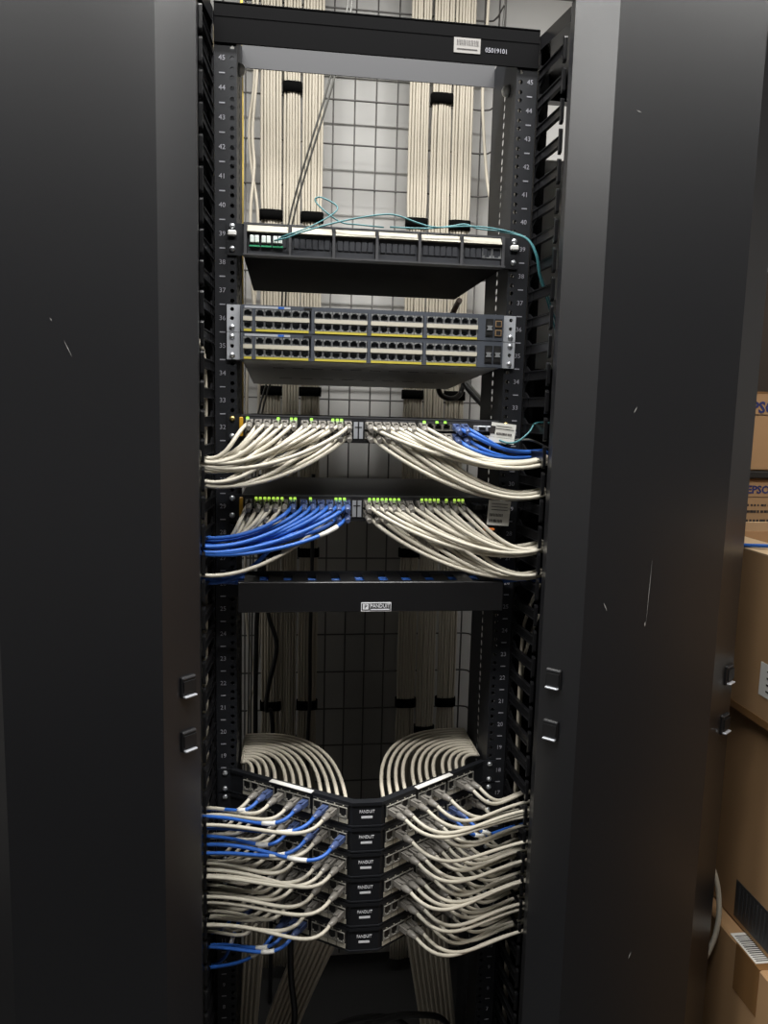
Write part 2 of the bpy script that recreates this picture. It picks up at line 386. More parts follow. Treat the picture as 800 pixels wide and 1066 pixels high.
# ------------------------------------------------------------------ two cabled black switches
SW_COL = {}
LX, RX, PIT, GAP = -.2125, -.0135, .01440, .0045
def colx(side, c):          # c = 1..12 counted left to right
    return (LX if side == 'L' else RX) + (c - .5) * PIT + (GAP if c > 6 else 0)
for n, word in ((32, 'upper'), (29, 'lower')):
    sw = thing('network_switch', '%s black 48 port switch full of %s cords, white card at right' % (word, 'ivory' if n == 32 else 'blue and ivory'), 'network switch', (0, 0, zc(n)), 'black switches full of cords')
    h = .0216
    b = MB().bbox(-.2185, .2185, 0.002, .34, -h, h, .0015)
    b.build('chassis', M['rack'], sw)
    b = MB(); Y0 = -.014
    b.box(-.2185, .2185, Y0 + .012, .002, -h, h).box(-.2185, .2185, Y0, Y0 + .012, .0160, h).box(-.2185, .2185, Y0, Y0 + .012, -h, -.0170)
    b.box(-.2185, LX, Y0, Y0 + .012, -.017, .016).box(LX + 12 * PIT + GAP, RX, Y0, Y0 + .012, -.017, .016).box(RX + 12 * PIT + GAP, .2185, Y0, Y0 + .012, -.017, .016)
    for q in (LX, RX): b.box(q + 6 * PIT, q + 6 * PIT + GAP, Y0, Y0 + .012, -.017, .016)
    b.build('bezel', M['swdark'], sw)
    MB().box(-.219, .219, Y0 - .0006, Y0 + .003, h - .0016, h + .0004).build('lit_edge', M['steel'], sw)  # grey strip paints the light along the top front edge
    for side in 'LR':
        for c in range(1, 13):
            for me, z in ((PD_UP, .0085), (PD_DN, -.0085)): put('port', me, sw, (colx(side, c), Y0 + .0012, z))
    b = MB()
    for side in 'LR':
        q = LX if side == 'L' else RX
        for g in (0, 1):
            x = q + g * (6 * PIT + GAP)
            b.box(x + .001, x + 6 * PIT - .001, Y0 - .0012, Y0 + .001, .0148, .0176)
    b.build('port_numbers', M['steel'], sw)
    b = MB()
    for side in 'LR':
        for c in range(1, 13):
            for e in (-.0035, .0035):
                if R.random() < (.22 if n == 32 else .85 if (side == 'R' and c not in (5, 6)) or (side == 'L' and c in (2, 3, 4, 6, 11, 12)) else .12):
                    b.prism([(colx(side, c) + e - .0026, .0150), (colx(side, c) + e + .0026, .0150), (colx(side, c) + e + .0020, .0186), (colx(side, c) + e - .0020, .0186)], Y0 - .0020, Y0, axis='y')
    b.build('status_lights', M['led'], sw)
    b = MB().box(LX + 12 * PIT + GAP + .003, RX - .003, Y0 - .002, Y0 + .002, -.014, .014, 0)
    xm = (LX + 12 * PIT + GAP + RX) / 2
    b.box(xm - .0012, xm + .0012, Y0 - .0024, Y0, -.014, .014, 1).box(xm - .006, xm + .006, Y0 - .0024, Y0, .004, .006, 1)
    b.build('centre_strip', [M['silverp'], M['swdark']], sw)
    MB().bbox(-.2222, -.2160, -.020, -.010, -.014, .018, .001).build('amber_tab', M['amber'], sw)
    for sx in (-1, 1):
        b = MB().box(*sorted((sx * .2188, sx * .2425)), -.0035, -.0004, -.0218, .0218)
        e = b.build('ear', M['rack'], sw)
        for z in (-.0145, .0145): put('screw', SCREWG if (n == 32 and z > 0) else SCREW, e, (sx * .2345, -.0035, z))
    # modules at the right with dark transceiver cables and the white information card
    b = MB()
    for x in (.181, .197):
        for z in (-.008, .008):
            b.bbox(x - .0068, x + .0068, -.045, Y0 + .004, z - .0045, z + .0045, .001, 0)
            b.box(x - .005, x + .005, -.052, -.045, z - .003, z + .003, 1)
    b.build('transceiver', [M['silverp'] if n == 32 else M['black'], M['black']], sw)
    mx = Matrix.Translation((.214, -.056, .004 if n == 32 else .001)) @ Matrix.Rotation(.10 if n == 32 else .06, 4, 'Y')
    b = MB()
    if n == 32:
        b.box(-.020, .022, -.001, .001, -.010, .014, 0, mx); b.box(-.022, .022, -.0012, .0012, -.019, -.0105, 0, mx)
        b.box(-.022, -.013, -.0016, 0, -.005, .008, 1, mx)
        for k in range(12): b.box(-.010 + k * .0022, -.010 + k * .0022 + R.uniform(.0008, .0017), -.0016, 0, -.006, -.002, 1, mx)
        b.box(-.012, .019, -.0016, 0, .004, .0048, 1, mx); b.box(-.012, .015, -.0016, 0, .0085, .0092, 1, mx)
    else:
        b.box(-.019, .019, -.001, .001, -.022, .020, 0, mx)
        for z in (.014, .009, .004): b.box(-.014, .014, -.0016, 0, z, z + .0009, 1, mx)
        for z in (-.007, -.017):
            for k in range(10): b.box(-.016 + k * .0024, -.016 + k * .0024 + R.uniform(.0008, .0018), -.0016, 0, z, z + .005, 1, mx)
    cd = b.build('information_card', [M['white'], M['ink']], sw)
    MB().box(.205, .223, -.0545, -.012, -.004, -.002).build('card_holder', M['black'], sw)
    if n == 29: MB().bbox(.190, .208, -.058, -.046, -.030, -.0262, .001).build('pull_tab', M['orange'], sw)

# ------------------------------------------------------------------ fibre panel in unit 39
fp = thing('fiber_patch_panel', 'black fibre patch panel with six cream label strips and aqua cords', 'patch panel', (0, 0, 1.783))
b = MB().bbox(-.2165, .2165, .002, .37, -.0255, .0255, .0015); b.build('chassis', M['topbar'], fp)
b = MB().box(-.2165, .2165, -.010, .002, .0232, .0262).box(-.2165, .2165, -.020, .002, -.0262, -.0235).box(-.2165, .2165, -.006, .002, -.0235, .0225)
for k in range(7):
    x = -.2125 + k * .0708; b.box(x - .0022, x + .0022, -.020, .002, -.0235, .0225)
b.build('front_frame', M['steel'], fp)
for k in range(6):
    x0 = -.2125 + k * .0708 + .003; x1 = x0 + .0648
    b = MB().box(x0, x1, -.012, -.006, -.0225, .0095)
    for j in range(6):
        xa = x0 + .003 + j * .0100
        if (k, j) in ((0, 0), (0, 1), (0, 2), (5, 4), (5, 5)): continue
        b.bbox(xa, xa + .0088, -.0145, -.012, -.012, .005, .0008)
    ap = b.build('adapter_plate', M['adapter'], fp)
    MB().prism([(-.0215, .0105), (-.0205, .0100), (-.006, .0100), (-.006, .0232), (-.0085, .0232)], x0, x1, axis='x').build('label_strip', M['ivorycard'], fp)
    if k == 0:
        for j in range(3):
            xa = x0 + .003 + j * .0185
            b = MB().bbox(xa, xa + .0165, -.017, -.012, -.010, .006, .001, 1)
            for e in (0, 1):
                b.bbox(xa + .001 + e * .0078, xa + .0075 + e * .0078, -.022, -.017, -.007, .0045, .001, 0)
            b.box(xa, xa + .0165, -.018, -.012, -.0125, -.0100, 2)
            b.build('duplex_adapter', [M['lcwhite'], M['adapter'], M['green']], ap)
    if k == 5:
        for j in range(2): put('jack', P_DN, ap, (x1 - .0235 + j * .0165, -.0135, -.003)).scale = (1.15, 1, 1.4)
for sx in (-1, 1):
    e = MB().box(*sorted((sx * .2168, sx * .2425)), -.0040, -.0005, -.0250, .0250).build('ear', M['rack'], fp)
    MB().bbox(*sorted((sx * .2275, sx * .2415)), -.012, -.004, .004, .013, .002).build('thumb_screw', M['dome'], e)
    put('screw', SCREW, e, (sx * .2345, -.004, -.015)); put('screw', SCREW, e, (sx * .2345, -.004, .020))

# ------------------------------------------------------------------ horizontal cable manager in unit 26
hm = thing('horizontal_cable_manager', 'flat black horizontal cable manager with white maker plate on its cover', 'cable manager', (0, 0, zc(26)))
MB().box(-.2425, .2425, -.0035, -.0005, -.022, .022).build('back_plate', M['rack'], hm)
b = MB().bbox(-.2205, .2205, -.082, -.078, -.0300, .0205, .0012).box(-.2205, .2205, -.078, -.068, .0178, .0203).box(-.2205, .2205, -.078, -.068, -.0298, -.0270)
cv = b.build('cover', M['finger'], hm)
fb = MB().box(-.0125, .0125, -.072, -.003, .0165, .0182).box(-.0125, .0125, -.074, -.071, .006, .0182).box(-.0125, .0125, -.072, -.003, -.0235, -.0215).mesh('finger', M['finger'])
for k in range(11): put('finger', fb, hm, (-.2 + k * .04, 0, 0))
b = MB(); lx, lz = .0050, -.0215
b.box(-.025 + lx, .025 + lx, -.0832, -.0820, -.0075 + lz, .0075 + lz, 0)
b.box(-.0105 + lx, .0238 + lx, -.0836, -.0832, -.0064 + lz, .0064 + lz, 1)
b.box(-.0238 + lx, -.0112 + lx, -.0836, -.0832, -.0055 + lz, .0064 + lz, 1)
b.box(-.0222 + lx, -.0130 + lx, -.0839, -.0836, -.0040 + lz, .0054 + lz, 0)
b.text('P', .0098, front(-.0176 + lx, -.0840, .0006 + lz), 1)
b.text('PANDUIT', .0092, front(.0065 + lx, -.0840, .0018 + lz), 0, sx=.84)
b.box(-.0090 + lx, .0220 + lx, -.0839, -.0836, -.0052 + lz, -.0030 + lz, 0)
b.build('maker_plate', [M['print'], M['black']], cv)

# ------------------------------------------------------------------ six angled patch panels
AC = -.0085; AH = .0235; AD = -.138
def face_frame(sx):         # origin at the outer end of a slanted face, unit vector towards the apex, outward normal
    o = Vector((AC + sx * .2290, -.004, 0)); e = Vector((AC + sx * AH, AD, 0)); d = e - o; L = d.length; d.normalize()
    nrm = Vector((d.y, -d.x, 0)); 
    if nrm.y > 0: nrm = -nrm
    return o, d, nrm, L
def port_pos(sx, k):        # k = 1 (outer) .. 12 (next to the apex)
    o, d, nrm, L = face_frame(sx); g = (k - 1) // 4
    return o + d * (.0290 + (k - .5) * .0163 + g * .0062), nrm, d
POSW = ['topmost', 'second', 'third', 'fourth', 'fifth', 'lowest']
for i in range(6):
    n = 18 - i
    ap = thing('angled_patch_panel', 'black V shaped angled patch panel, %s of the six in the stack' % POSW[i], 'patch panel', (0, 0, zc(n)), 'angled patch panels')
    h = .0213; b = MB()
    oL, dL, nL, L = face_frame(-1); oR, dR, nR, _ = face_frame(1)
    outl = [Vector((AC - .251, -.004, 0)), oL, Vector((AC - AH, AD, 0)), Vector((AC + AH, AD, 0)), oR, Vector((AC + .251, -.004, 0))]
    inn = [Vector((AC + .251, -.0005, 0)), oR + Vector((-.004, .0035, 0)), Vector((AC + AH - .004, AD + .012, 0)), Vector((AC - AH + .004, AD + .012, 0)), oL + Vector((.004, .0035, 0)), Vector((AC - .251, -.0005, 0))]
    b.prism([(p.x, p.y) for p in outl + inn], -h + .0005, h - .0005)
    # top and bottom lips stand proud
    for z0, z1 in ((h - .0055, h), (-h, -h + .0025)):
        pr = [oL + nL * .002, Vector((AC - AH - .001, AD - .002, 0)), Vector((AC + AH + .001, AD - .002, 0)), oR + nR * .002, oR + Vector((-.004, .006, 0)), Vector((AC + AH - .003, AD + .010, 0)), Vector((AC - AH + .003, AD + .010, 0)), oL + Vector((.004, .006, 0))]
        b.prism([(p.x, p.y) for p in pr], z0, z1)
    b.build('body', M['rack'], ap)
    for sx in (-1, 1):
        o, d, nrm, L = face_frame(sx); rz = math.atan2(nrm.x, -nrm.y)
        for g in range(3):
            c = (port_pos(sx, g * 4 + 2)[0] + port_pos(sx, g * 4 + 3)[0]) / 2
            b = MB().bbox(-.0345, .0345, -.0022, .001, -.0175, .0155, .001, 0).box(-.0335, .0335, -.0030, -.0015, -.0165, -.0085, 1)
            for k in (-1, 0, 1): b.box(k * .0163 - .0005, k * .0163 + .0005, -.0032, -.0025, -.0165, -.0085, 0)
            for k in range(4): b.box((k - 1.5) * .0163 - .0012, (k - 1.5) * .0163 + .0012, -.0030, -.0015, .0118, .0136, 1)
            fpz = b.build('faceplate', [M['black'], M['cream']], ap, c, (0, 0, rz))
        for k in range(1, 13):
            p, _, _ = port_pos(sx, k)
            put('jack', JACK, ap, p + nrm * .0035 + Vector((0, 0, .0022)), (0, 0, rz))
        if i == 0:
            c = port_pos(sx, 6)[0] + nrm * .001 + d * .003
            MB().box(-.042, .042, -.006, .004, 0, .0012).build('label_strip', M['white'], ap, c + Vector((0, 0, h)), (0, 0, rz))
        e = None
        for z in (-.0145, .0145): put('screw', SCREW, ap, (AC + sx * .243 - (.002 if sx > 0 else -.004), -.004, z))
    b = MB().text('PANDUIT', .0074, front(AC, AD - .0004, .0050), 0, sx=.80).box(AC - .0092, AC + .0092, AD - .0008, AD, -.0065, -.0030, 0)
    b.build('maker_mark', M['print'], ap)

# ------------------------------------------------------------------ patch cords
def cord(label, kind, pts, r, plug_rz, group, tagpos=None, plug=True, tilt=0.):
    p0 = Vector(pts[0]); q = [Vector(p) - p0 for p in pts]
    o = MB().tube(q, r, 8).build('patch_cord', M[kind], None, p0); tag(o, label, 'cable', group)
    if plug: put('plug', PLUG[kind], o, (0, 0, 0), (tilt, 0, plug_rz))
    if tagpos:
        i = int(tagpos * (len(q) - 1)); MB().tube(q[i:i + 4], r + .0007, 8).build('cable_tag', M['white'], o)
    return o
RC = .0034
def switch_cord(n, side, c, row, kind, E, swn, lbl=None, tagpos=None, sagk=1.):
    s = -1 if side == 'L' else 1
    x = colx(side, c); z = zc(n) + (.0085 if row == 'u' else -.0085)
    a = Vector((x, -.026, z)); E = Vector(E)
    dist = abs(E.x - x)
    b = a + Vector((s * (.004 + .02 * R.random()), -.062 - .02 * R.random(), -.012 - (.010 if row == 'l' else 0)))
    cc = E + Vector((-s * (.25 * dist + .035), -.006 + .01 * R.random(), -.010 - .030 * sagk * dist / .3))
    pts = bezier(a, b, cc, E, 20) + [E + Vector((s * .028, .014, -.012)), E + Vector((s * .055, .030, -.05))]
    label = lbl or '%s cord in %s row, %s port from left, %s half, %s cabled switch' % (kind, 'upper' if row == 'u' else 'lower', ORD[c], 'left' if side == 'L' else 'right', swn)
    return cord(label, kind, pts, RC, 0, 'patch cords of the %s cabled switch' % swn, tagpos, True, .25)
J = lambda a: R.uniform(-a, a)
# unit 32, left: all ivory
for c in range(1, 13):
    for row in 'ul':
        if row == 'l' and c in (7,): continue
        low = (row == 'l' and c in (3, 6, 9, 11, 12)) 
        z = 1.398 + J(.004) if low else 1.431 + J(.007) - (.010 if row == 'l' else 0)
        switch_cord(32, 'L', c, row, 'ivory', (-.287, -.090 + (.045 * (c % 4) / 4 if not low else .01 * (c % 3)), z), 'upper')
for c in range(1, 13):
    for row in 'ul':
        if row == 'u' and c in (8, 9, 10): continue
        if row == 'l' and c in (8, 12): continue
        if c >= 11:
            switch_cord(32, 'R', c, row, 'blue', (.290, -.045 + .012 * (c - 11), 1.452 + J(.003) - (.008 if row == 'l' else 0)), 'upper', sagk=.2)
            continue
        low = (row == 'l' and c < 8)
        z = 1.386 + J(.005) if low else 1.440 + J(.006)
        switch_cord(32, 'R', c, row, 'ivory', (.287, -.088 + .035 * (c % 4) / 4, z), 'upper', sagk=1.1)
switch_cord(32, 'R', 12, 'l', 'blue', (.290, -.03, 1.447), 'upper', sagk=.3)
# unit 29
for c in range(1, 13):
    for row in 'ul':
        if c <= 5:
            switch_cord(29, 'L', c, row, 'ivory', (-.285, -.040 + .01 * (c % 3), 1.285 + J(.012)), 'lower'); continue
        if row == 'l' and c == 10:
            switch_cord(29, 'L', c, row, 'ivory', (-.287, -.092, 1.250), 'lower', sagk=.4); continue
        if row == 'l' and c in (7,): continue
        if row == 'l' and c in (6,):
            switch_cord(29, 'L', c, row, 'blue', (-.287, -.060, 1.232), 'lower'); continue
        z = 1.304 - .003 * (c - 6) + J(.003) if row == 'u' else 1.288 + J(.006)
        switch_cord(29, 'L', c, row, 'blue', (-.287, -.092 + .012 * (c % 4), z), 'lower', tagpos=.22 if (row == 'l' and c == 12) else None, sagk=.15)
for c in range(1, 13):
    for row in 'ul':
        if row == 'l' and c in (4, 9, 11, 12): continue
        low = (row == 'l')
        z = 1.248 + J(.005) if low else 1.293 + J(.008)
        switch_cord(29, 'R', c, row, 'ivory', (.288, -.090 + .035 * (c % 4) / 4, z), 'lower', sagk=1.0)
# angled panels
PAT = {'L': ["..wbw.wb.bw.", "www.wwb.bw.b", "wwwww.ww.www", "wwwwwwww.w.w", "w.wwwww.w..w", "bbww.bbb...."],
       'R': ["ww.ww.w..ww.", ".w..ww.bb..w", "..wwwwwww.ww", ".wwwww.wwww.", "..ww.wwwww.w", "..wwww.ww.w."]}
for side, sx in (('L', -1), ('R', 1)):
    for i in range(6):
        pat = PAT[side][i]
        for j, ch in enumerate(pat):
            if ch == '.': continue
            k = j + 1 if side == 'L' else 12 - j       # right patterns are written from the apex outward
            kind = 'ivory' if ch == 'w' else 'blue'
            p, nrm, d = port_pos(sx, k); z = zc(18 - i) + .0022
            a = p + nrm * .013 + Vector((0, 0, z))
            dz = (-.032 if sx < 0 else -.035) + J(.010) + (.012 if sx > 0 and k <= 3 else 0)
            if kind == 'blue' and side == 'L' and i == 5: dz = -.050 - .05 * (k in (2, 6)) + J(.008)
            if kind == 'blue' and side == 'R': dz = -.035
            E = Vector((sx * .290, -.094 + .060 * ((12 - k) / 12) + J(.006), z + dz))
            if k >= 9: E.y = -.095 + J(.004)
            dist = (E - a).length
            st = a + nrm * .028
            if side == 'L':
                b1 = st + nrm * (.25 * dist + .01) + Vector((0, 0, -.010 - .02 * dist)); c1 = E + Vector((.50 * dist, -.012, .010 + J(.008)))
            else:
                b1 = st + nrm * (.28 * dist + .015) + Vector((0, 0, -.016 - .045 * dist)); c1 = E + Vector((-.45 * dist, -.012, -.006 + J(.006)))
            pts = [a + nrm * .0, a + nrm * .014] + bezier(st, b1, c1, E, 18) + [E + Vector((sx * .03, .02, -.015)), E + Vector((sx * .055, .035, -.05))]
            rz = math.atan2(nrm.x, -nrm.y)
            lab = '%s cord in %s jack from outer end, %s arm of %s angled panel' % (kind, ORD[k], 'left' if sx < 0 else 'right', POSW[i])
            o = cord(lab, kind, pts, .0031, rz, 'patch cords of the angled panels', tagpos=(.32 if kind == 'blue' else None))
# blue cords lying in the horizontal manager
for k in range(5):
    y = -.048 + .0088 * k; z = 1.2215 + .0012 * (k % 3)
    pts = spline([(-.300, y * .7 - .02, z + .018 - .004 * k), (-.262, y * .8 - .02, z + .010), (-.215, y, z + .004), (-.1, y, z + J(.003)), (0, y + J(.006), z + J(.003)), (.1, y, z + J(.003)), (.215, y, z + .004), (.262, y * .8 - .015, z + .010), (.300, y * .7 - .02, z + .006)], 5)
    cord('blue patch cord lying in the horizontal manager, %s from its front cover' % ORD[k + 1], 'blue', pts, RC, 0, 'blue cords in the horizontal manager', None, False)
# cables leaving the back of the topmost angled panel
for sx, side in ((-1, 'left'), (1, 'right')):
    for k in range(1, 13):
        p, nrm, d = port_pos(sx, k); z = zc(18) + .006
        a = p - nrm * .010 + Vector((0, 0, z)); yk = .030 + .0108 * (k - 1); xe = sx * .2190
        b1 = Vector((a.x - sx * .004, a.y + .80 * (yk - a.y), z + .010)); c1 = Vector((a.x + .42 * (xe - a.x), yk + .004, z + .014)); e1 = Vector((xe, yk, z + .010))
        pts = bezier(a, b1, c1, e1, 20)
        pts += spline([e1, Vector((sx * .2205, max(yk + .02, .13), z + .004 - .0015 * k)), Vector((sx * .226, .175 + .002 * k, z - .03)), Vector((sx * .238, .20 + .003 * k, z - .14))], 5)[1:]
        o = MB().tube([q - pts[0] for q in pts], .0034, 8).build('panel_cable', M['riser'], None, pts[0])
        tag(o, 'ivory cable arching back from jack %s on the %s arm, topmost angled panel' % (ORD[k], side), 'cable', 'cables arching behind the topmost angled panel')

# ------------------------------------------------------------------ wire basket on the wall and the riser bundles
wb = thing('wire_basket', 'grey wire mesh basket tray standing against the wall behind the rack', 'wire basket', (0, .6, 0))
b = MB()
for k in range(-6, 7):
    x = .0085 + .0508 * k; b.tube([(x, 0, .05), (x, 0, 2.775)], .0021, 6)
b.build('upright_wires', M['zinc'], wb)
b = MB()
for k in range(-14, 13):
    z = 1.539 + .0993 * k
    L = [(-.32, -.085, z), (-.32, -.03, z), (-.315, -.010, z), (-.30, -.0035, z)]
    b.tube(L + [(0.0085, -.0035, z)] + [(-q[0] + .017, q[1], z) for q in L[::-1]], .0021, 6)
b.build('cross_wires', M['zinc'], wb)
b = MB()
for x in (-.3235, .3405):
    for y in (-.030, -.085): b.tube([(x, y, .05), (x, y, 2.775)], .0021, 6)
b.build('side_wires', M['zinc'], wb)

def bundle(label, xt, xb, straps, w=.0485):
    o = thing('cable_bundle', label, 'cable bundle', (xb, .56, .06), 'white riser bundles on the wire basket')
    n = 7 if w > .045 else 6; r = w / n / 2 * .99
    for layer, cnt in ((0, n), (1, n - 1)):
        for i in range(cnt):
            u = (i - (cnt - 1) / 2) * w / n; y = -.0065 + layer * .0064; ph = R.random() * 6; am = R.uniform(.0003, .0009)
            pts = []
            for k in range(47):
                z = .06 + k * 2.715 / 46
                t = min(1, max(0, (z - .90) / 1.3)); x = xb + (xt - xb) * t
                sq = 1 - .10 * max([math.exp(-((z - s) / .03) ** 2) for s in straps] + [0])
                bow = .006 * math.cos(math.pi * u / w)
                pts.append((x + u * sq + am * math.sin(z * 5 + ph) - xb, y - bow * (1 if layer == 0 else 0), z - .06))
            MB().tube(pts, r, 6).build('cable', M['riser'], o)
    for s in straps:
        t = min(1, max(0, (s - .90) / 1.3)); x = (xt - xb) * t; b = MB(); ring = []
        m = 28
        for z in (-.011, .011):
            for k in range(m):
                a = 2 * math.pi * k / m
                sgn = lambda v: (1 if v > 0 else -1)
                ring.append(Vector((x + (w / 2 + .0025) * sgn(math.cos(a)) * abs(math.cos(a)) ** .45, -.005 + .0150 * sgn(math.sin(a)) * abs(math.sin(a)) ** .8, s + z - .06)))
        b.v = ring
        for k in range(m): b.face([k, (k + 1) % m, m + (k + 1) % m, m + k], 0, True)
        b.face(list(range(m))[::-1]); b.face(list(range(m, 2 * m)))
        b.build('strap', M['velcro'], o)
SA = [1.955, 1.555, 1.165, .775]
bundle('leftmost wide white riser bundle behind the rack, black straps', -.186, -.179, SA)
bundle('white riser bundle second from left, strapped high under the top bar', -.138, -.1355, [2.235, .68], .040)
bundle('white riser bundle third from left, beside the open mesh, black straps', -.091, -.0885, SA)
bundle('white riser bundle right of the open mesh, fourth from left, black straps', .154, .1635, SA)
bundle('white riser bundle fifth from left, strapped high behind the top bar', .2075, .2135, [2.235, .70])
bundle('rightmost white riser bundle behind the rack, black straps', .2575, .2675, SA)

def cable(name, label, m, P, r, cat='cable', n=8, group=None):
    pts = spline(P, n); o = MB().tube([q - pts[0] for q in pts], r, 8).build(name, M[m], None, pts[0]); return tag(o, label, cat, group)
# loose cables around the bundles
cable('loose_cable', 'loose ivory cable running left of the leftmost bundle, tied twice', 'riser', [(-.228, .53, 2.775), (-.226, .53, 2.45), (-.222, .53, 2.25), (-.234, .53, 2.14), (-.228, .53, 2.05), (-.214, .53, 1.95), (-.217, .53, 1.8), (-.236, .53, 1.6), (-.238, .53, 1.4), (-.240, .53, 1.05), (-.222, .53, .88), (-.218, .53, .84), (-.236, .53, .70), (-.24, .53, .008)], .0034)
cable('loose_cable', 'second loose ivory cable left of the leftmost bundle, crossing the tied one', 'riser', [(-.218, .522, 2.775), (-.217, .522, 2.45), (-.215, .522, 2.28), (-.226, .522, 2.13), (-.222, .522, 2.05), (-.230, .522, 1.95), (-.226, .522, 1.8), (-.210, .522, 1.6), (-.212, .522, 1.4), (-.205, .522, 1.02), (-.213, .522, .86), (-.2165, .522, .83), (-.222, .522, .70), (-.225, .522, .008)], .0034)
cable('loose_cable', 'single ivory cable hanging between right bundle and right upright', 'riser', [(.308, .54, 2.775), (.306, .54, 2.46), (.300, .54, 2.27), (.306, .54, 2.17), (.319, .54, 2.06), (.334, .53, 1.95), (.336, .53, 1.7), (.338, .53, 1.4), (.33, .53, .9), (.33, .53, .008)], .0036)
cable('loose_cable', 'thin grey cable wavering beside the right upright', 'greycab', [(.345, .52, 2.775), (.341, .52, 2.46), (.334, .52, 2.33), (.345, .52, 2.22), (.338, .52, 2.1), (.352, .52, 1.95), (.340, .52, 1.75), (.335, .52, 1.5), (.345, .52, 1.2), (.34, .52, .008)], .003)
cable('loose_cable', 'dark cable slanting from the ceiling down to the fibre panel', 'greycab', [(-.010, .33, 2.775), (-.030, .32, 2.33), (-.067, .31, 2.157), (-.145, .40, 1.90), (-.163, .44, 1.67), (-.205, .48, 1.52), (-.222, .49, 1.40), (-.23, .49, .9), (-.235, .49, .008)], .0021)
cable('loose_cable', 'twin of the slanting dark cable, just right of it', 'greycab', [(.000, .33, 2.775), (-.022, .32, 2.33), (-.059, .31, 2.157), (-.137, .40, 1.90), (-.155, .44, 1.67), (-.197, .48, 1.52), (-.214, .49, 1.40), (-.224, .49, .9), (-.228, .49, .008)], .0021)
cable('yellow_cable', 'thin yellow cable running down behind the left upright', 'yellowcab', [(-.232, .170, 2.775), (-.230, .170, 2.2), (-.2285, .170, 2.0), (-.2285, .172, 1.7), (-.2285, .172, 1.48), (-.236, .18, 1.2), (-.238, .18, .008)], .0026)
cable('power_cable', 'black power cable bulging in front of the leftmost bundle', 'blackcab', [(-.20, .50, 1.36), (-.196, .50, 1.14), (-.185, .49, 1.03), (-.164, .485, .95), (-.182, .49, .85), (-.188, .49, .79), (-.172, .49, .71), (-.175, .49, .008)], .0052)
cable('power_cable', 'straight black power cable left of the bulging one', 'blackcab', [(-.205, .495, 1.36), (-.206, .495, 1.14), (-.212, .495, 1.0), (-.214, .495, .85), (-.214, .495, .7), (-.212, .495, .008)], .0058)
cable('power_cable', 'thin black cable running straight down over the third bundle', 'blackcab', [(-.080, .525, 1.36), (-.081, .525, 1.1), (-.083, .525, .95), (-.082, .525, .8), (-.086, .525, .66), (-.09, .52, .008)], .0045)
cable('power_cable', 'black cable looped below the back of the grey switches', 'blackcab', [(.20, .40, 1.60), (.195, .42, 1.575), (.205, .43, 1.553), (.230, .44, 1.546), (.252, .45, 1.556), (.264, .46, 1.59), (.27, .47, 1.64)], .0060)
cable('power_cable', 'black cable curving from the grey switches toward right upright', 'blackcab', [(.245, .42, 1.60), (.256, .41, 1.575), (.272, .38, 1.548), (.290, .33, 1.520), (.296, .25, 1.500), (.300, .20, 1.46), (.302, .19, 1.3)], .0056)
cable('power_cable', 'grey cable curving beside its black neighbour behind right upright', 'greycab', [(.256, .43, 1.60), (.266, .42, 1.577), (.282, .39, 1.551), (.302, .34, 1.523), (.310, .26, 1.500), (.314, .21, 1.46), (.316, .20, 1.3)], .0056)
cable('power_cable', 'brown flat cable hanging under the right of the fibre panel', 'browncab', [(.224, .36, 1.755), (.222, .385, 1.745), (.212, .40, 1.715), (.206, .40, 1.69), (.200, .41, 1.64)], .0065)
for sx, side, X0, zt in ((-1, 'left', .2765, 1.62), (-1, 'left', .2825, 1.45), (-1, 'left', .2795, 1.22), (1, 'right', .2770, 1.16), (1, 'right', .2830, 1.10)):
    y = -.022 if X0 < .278 else (-.014 if X0 > .281 else -.005)
    cable('loose_cable', 'ivory cable running down behind the %s fingers, ending near height of %s' % (side, {1.62: 'the grey switches', 1.45: 'the upper cabled switch', 1.22: 'the horizontal manager', 1.16: 'the door latches', 1.10: 'the lower door latch'}[zt]), 'riser', [(sx * .33, .05, zt + .04), (sx * (X0 + .012), y + .012, zt), (sx * X0, y, zt - .06), (sx * (X0 + .001), y, zt - .3), (sx * X0, y, .6), (sx * (X0 + .001), y, .3), (sx * (X0 + .002), y, .045)], .0033)
# aqua fibre cords
cable('fiber_cable', 'aqua fibre cord crossing the front of the fibre panel into the right fingers', 'teal', [(-.166, -.024, 1.780), (-.160, -.036, 1.779), (-.146, -.040, 1.782), (-.120, -.040, 1.793), (-.060, -.030, 1.814), (0, -.026, 1.828), (.030, -.026, 1.829), (.065, -.030, 1.818), (.095, -.034, 1.812), (.150, -.036, 1.816), (.195, -.040, 1.813), (.240, -.050, 1.800), (.258, -.055, 1.775), (.268, -.050, 1.745), (.290, -.04, 1.70), (.33, -.02, 1.62)], .0014)
cable('fiber_cable', 'aqua fibre cord looping above the second label strip', 'teal', [(-.159, -.024, 1.783), (-.150, -.034, 1.786), (-.105, -.032, 1.805), (-.066, -.020, 1.835), (-.090, -.012, 1.853), (-.102, -.010, 1.850), (-.090, -.014, 1.835), (-.060, -.020, 1.815), (-.030, -.022, 1.812), (.010, -.020, 1.8105)], .0012)
cable('fiber_cable', 'aqua fibre cord lying over the right end of the fibre panel', 'teal', [(.020, -.020, 1.8115), (.080, -.022, 1.812), (.120, -.020, 1.818), (.145, -.022, 1.822), (.165, -.028, 1.815), (.205, -.040, 1.809), (.240, -.052, 1.798), (.256, -.058, 1.772), (.266, -.052, 1.74), (.290, -.04, 1.69), (.33, -.02, 1.60)], .0014)
cable('fiber_cable', 'short aqua fibre cord beside the white card of the upper cabled switch', 'teal', [(.205, -.052, 1.472), (.222, -.066, 1.466), (.240, -.066, 1.470), (.258, -.064, 1.485), (.275, -.05, 1.50), (.32, -.03, 1.50)], .0017)
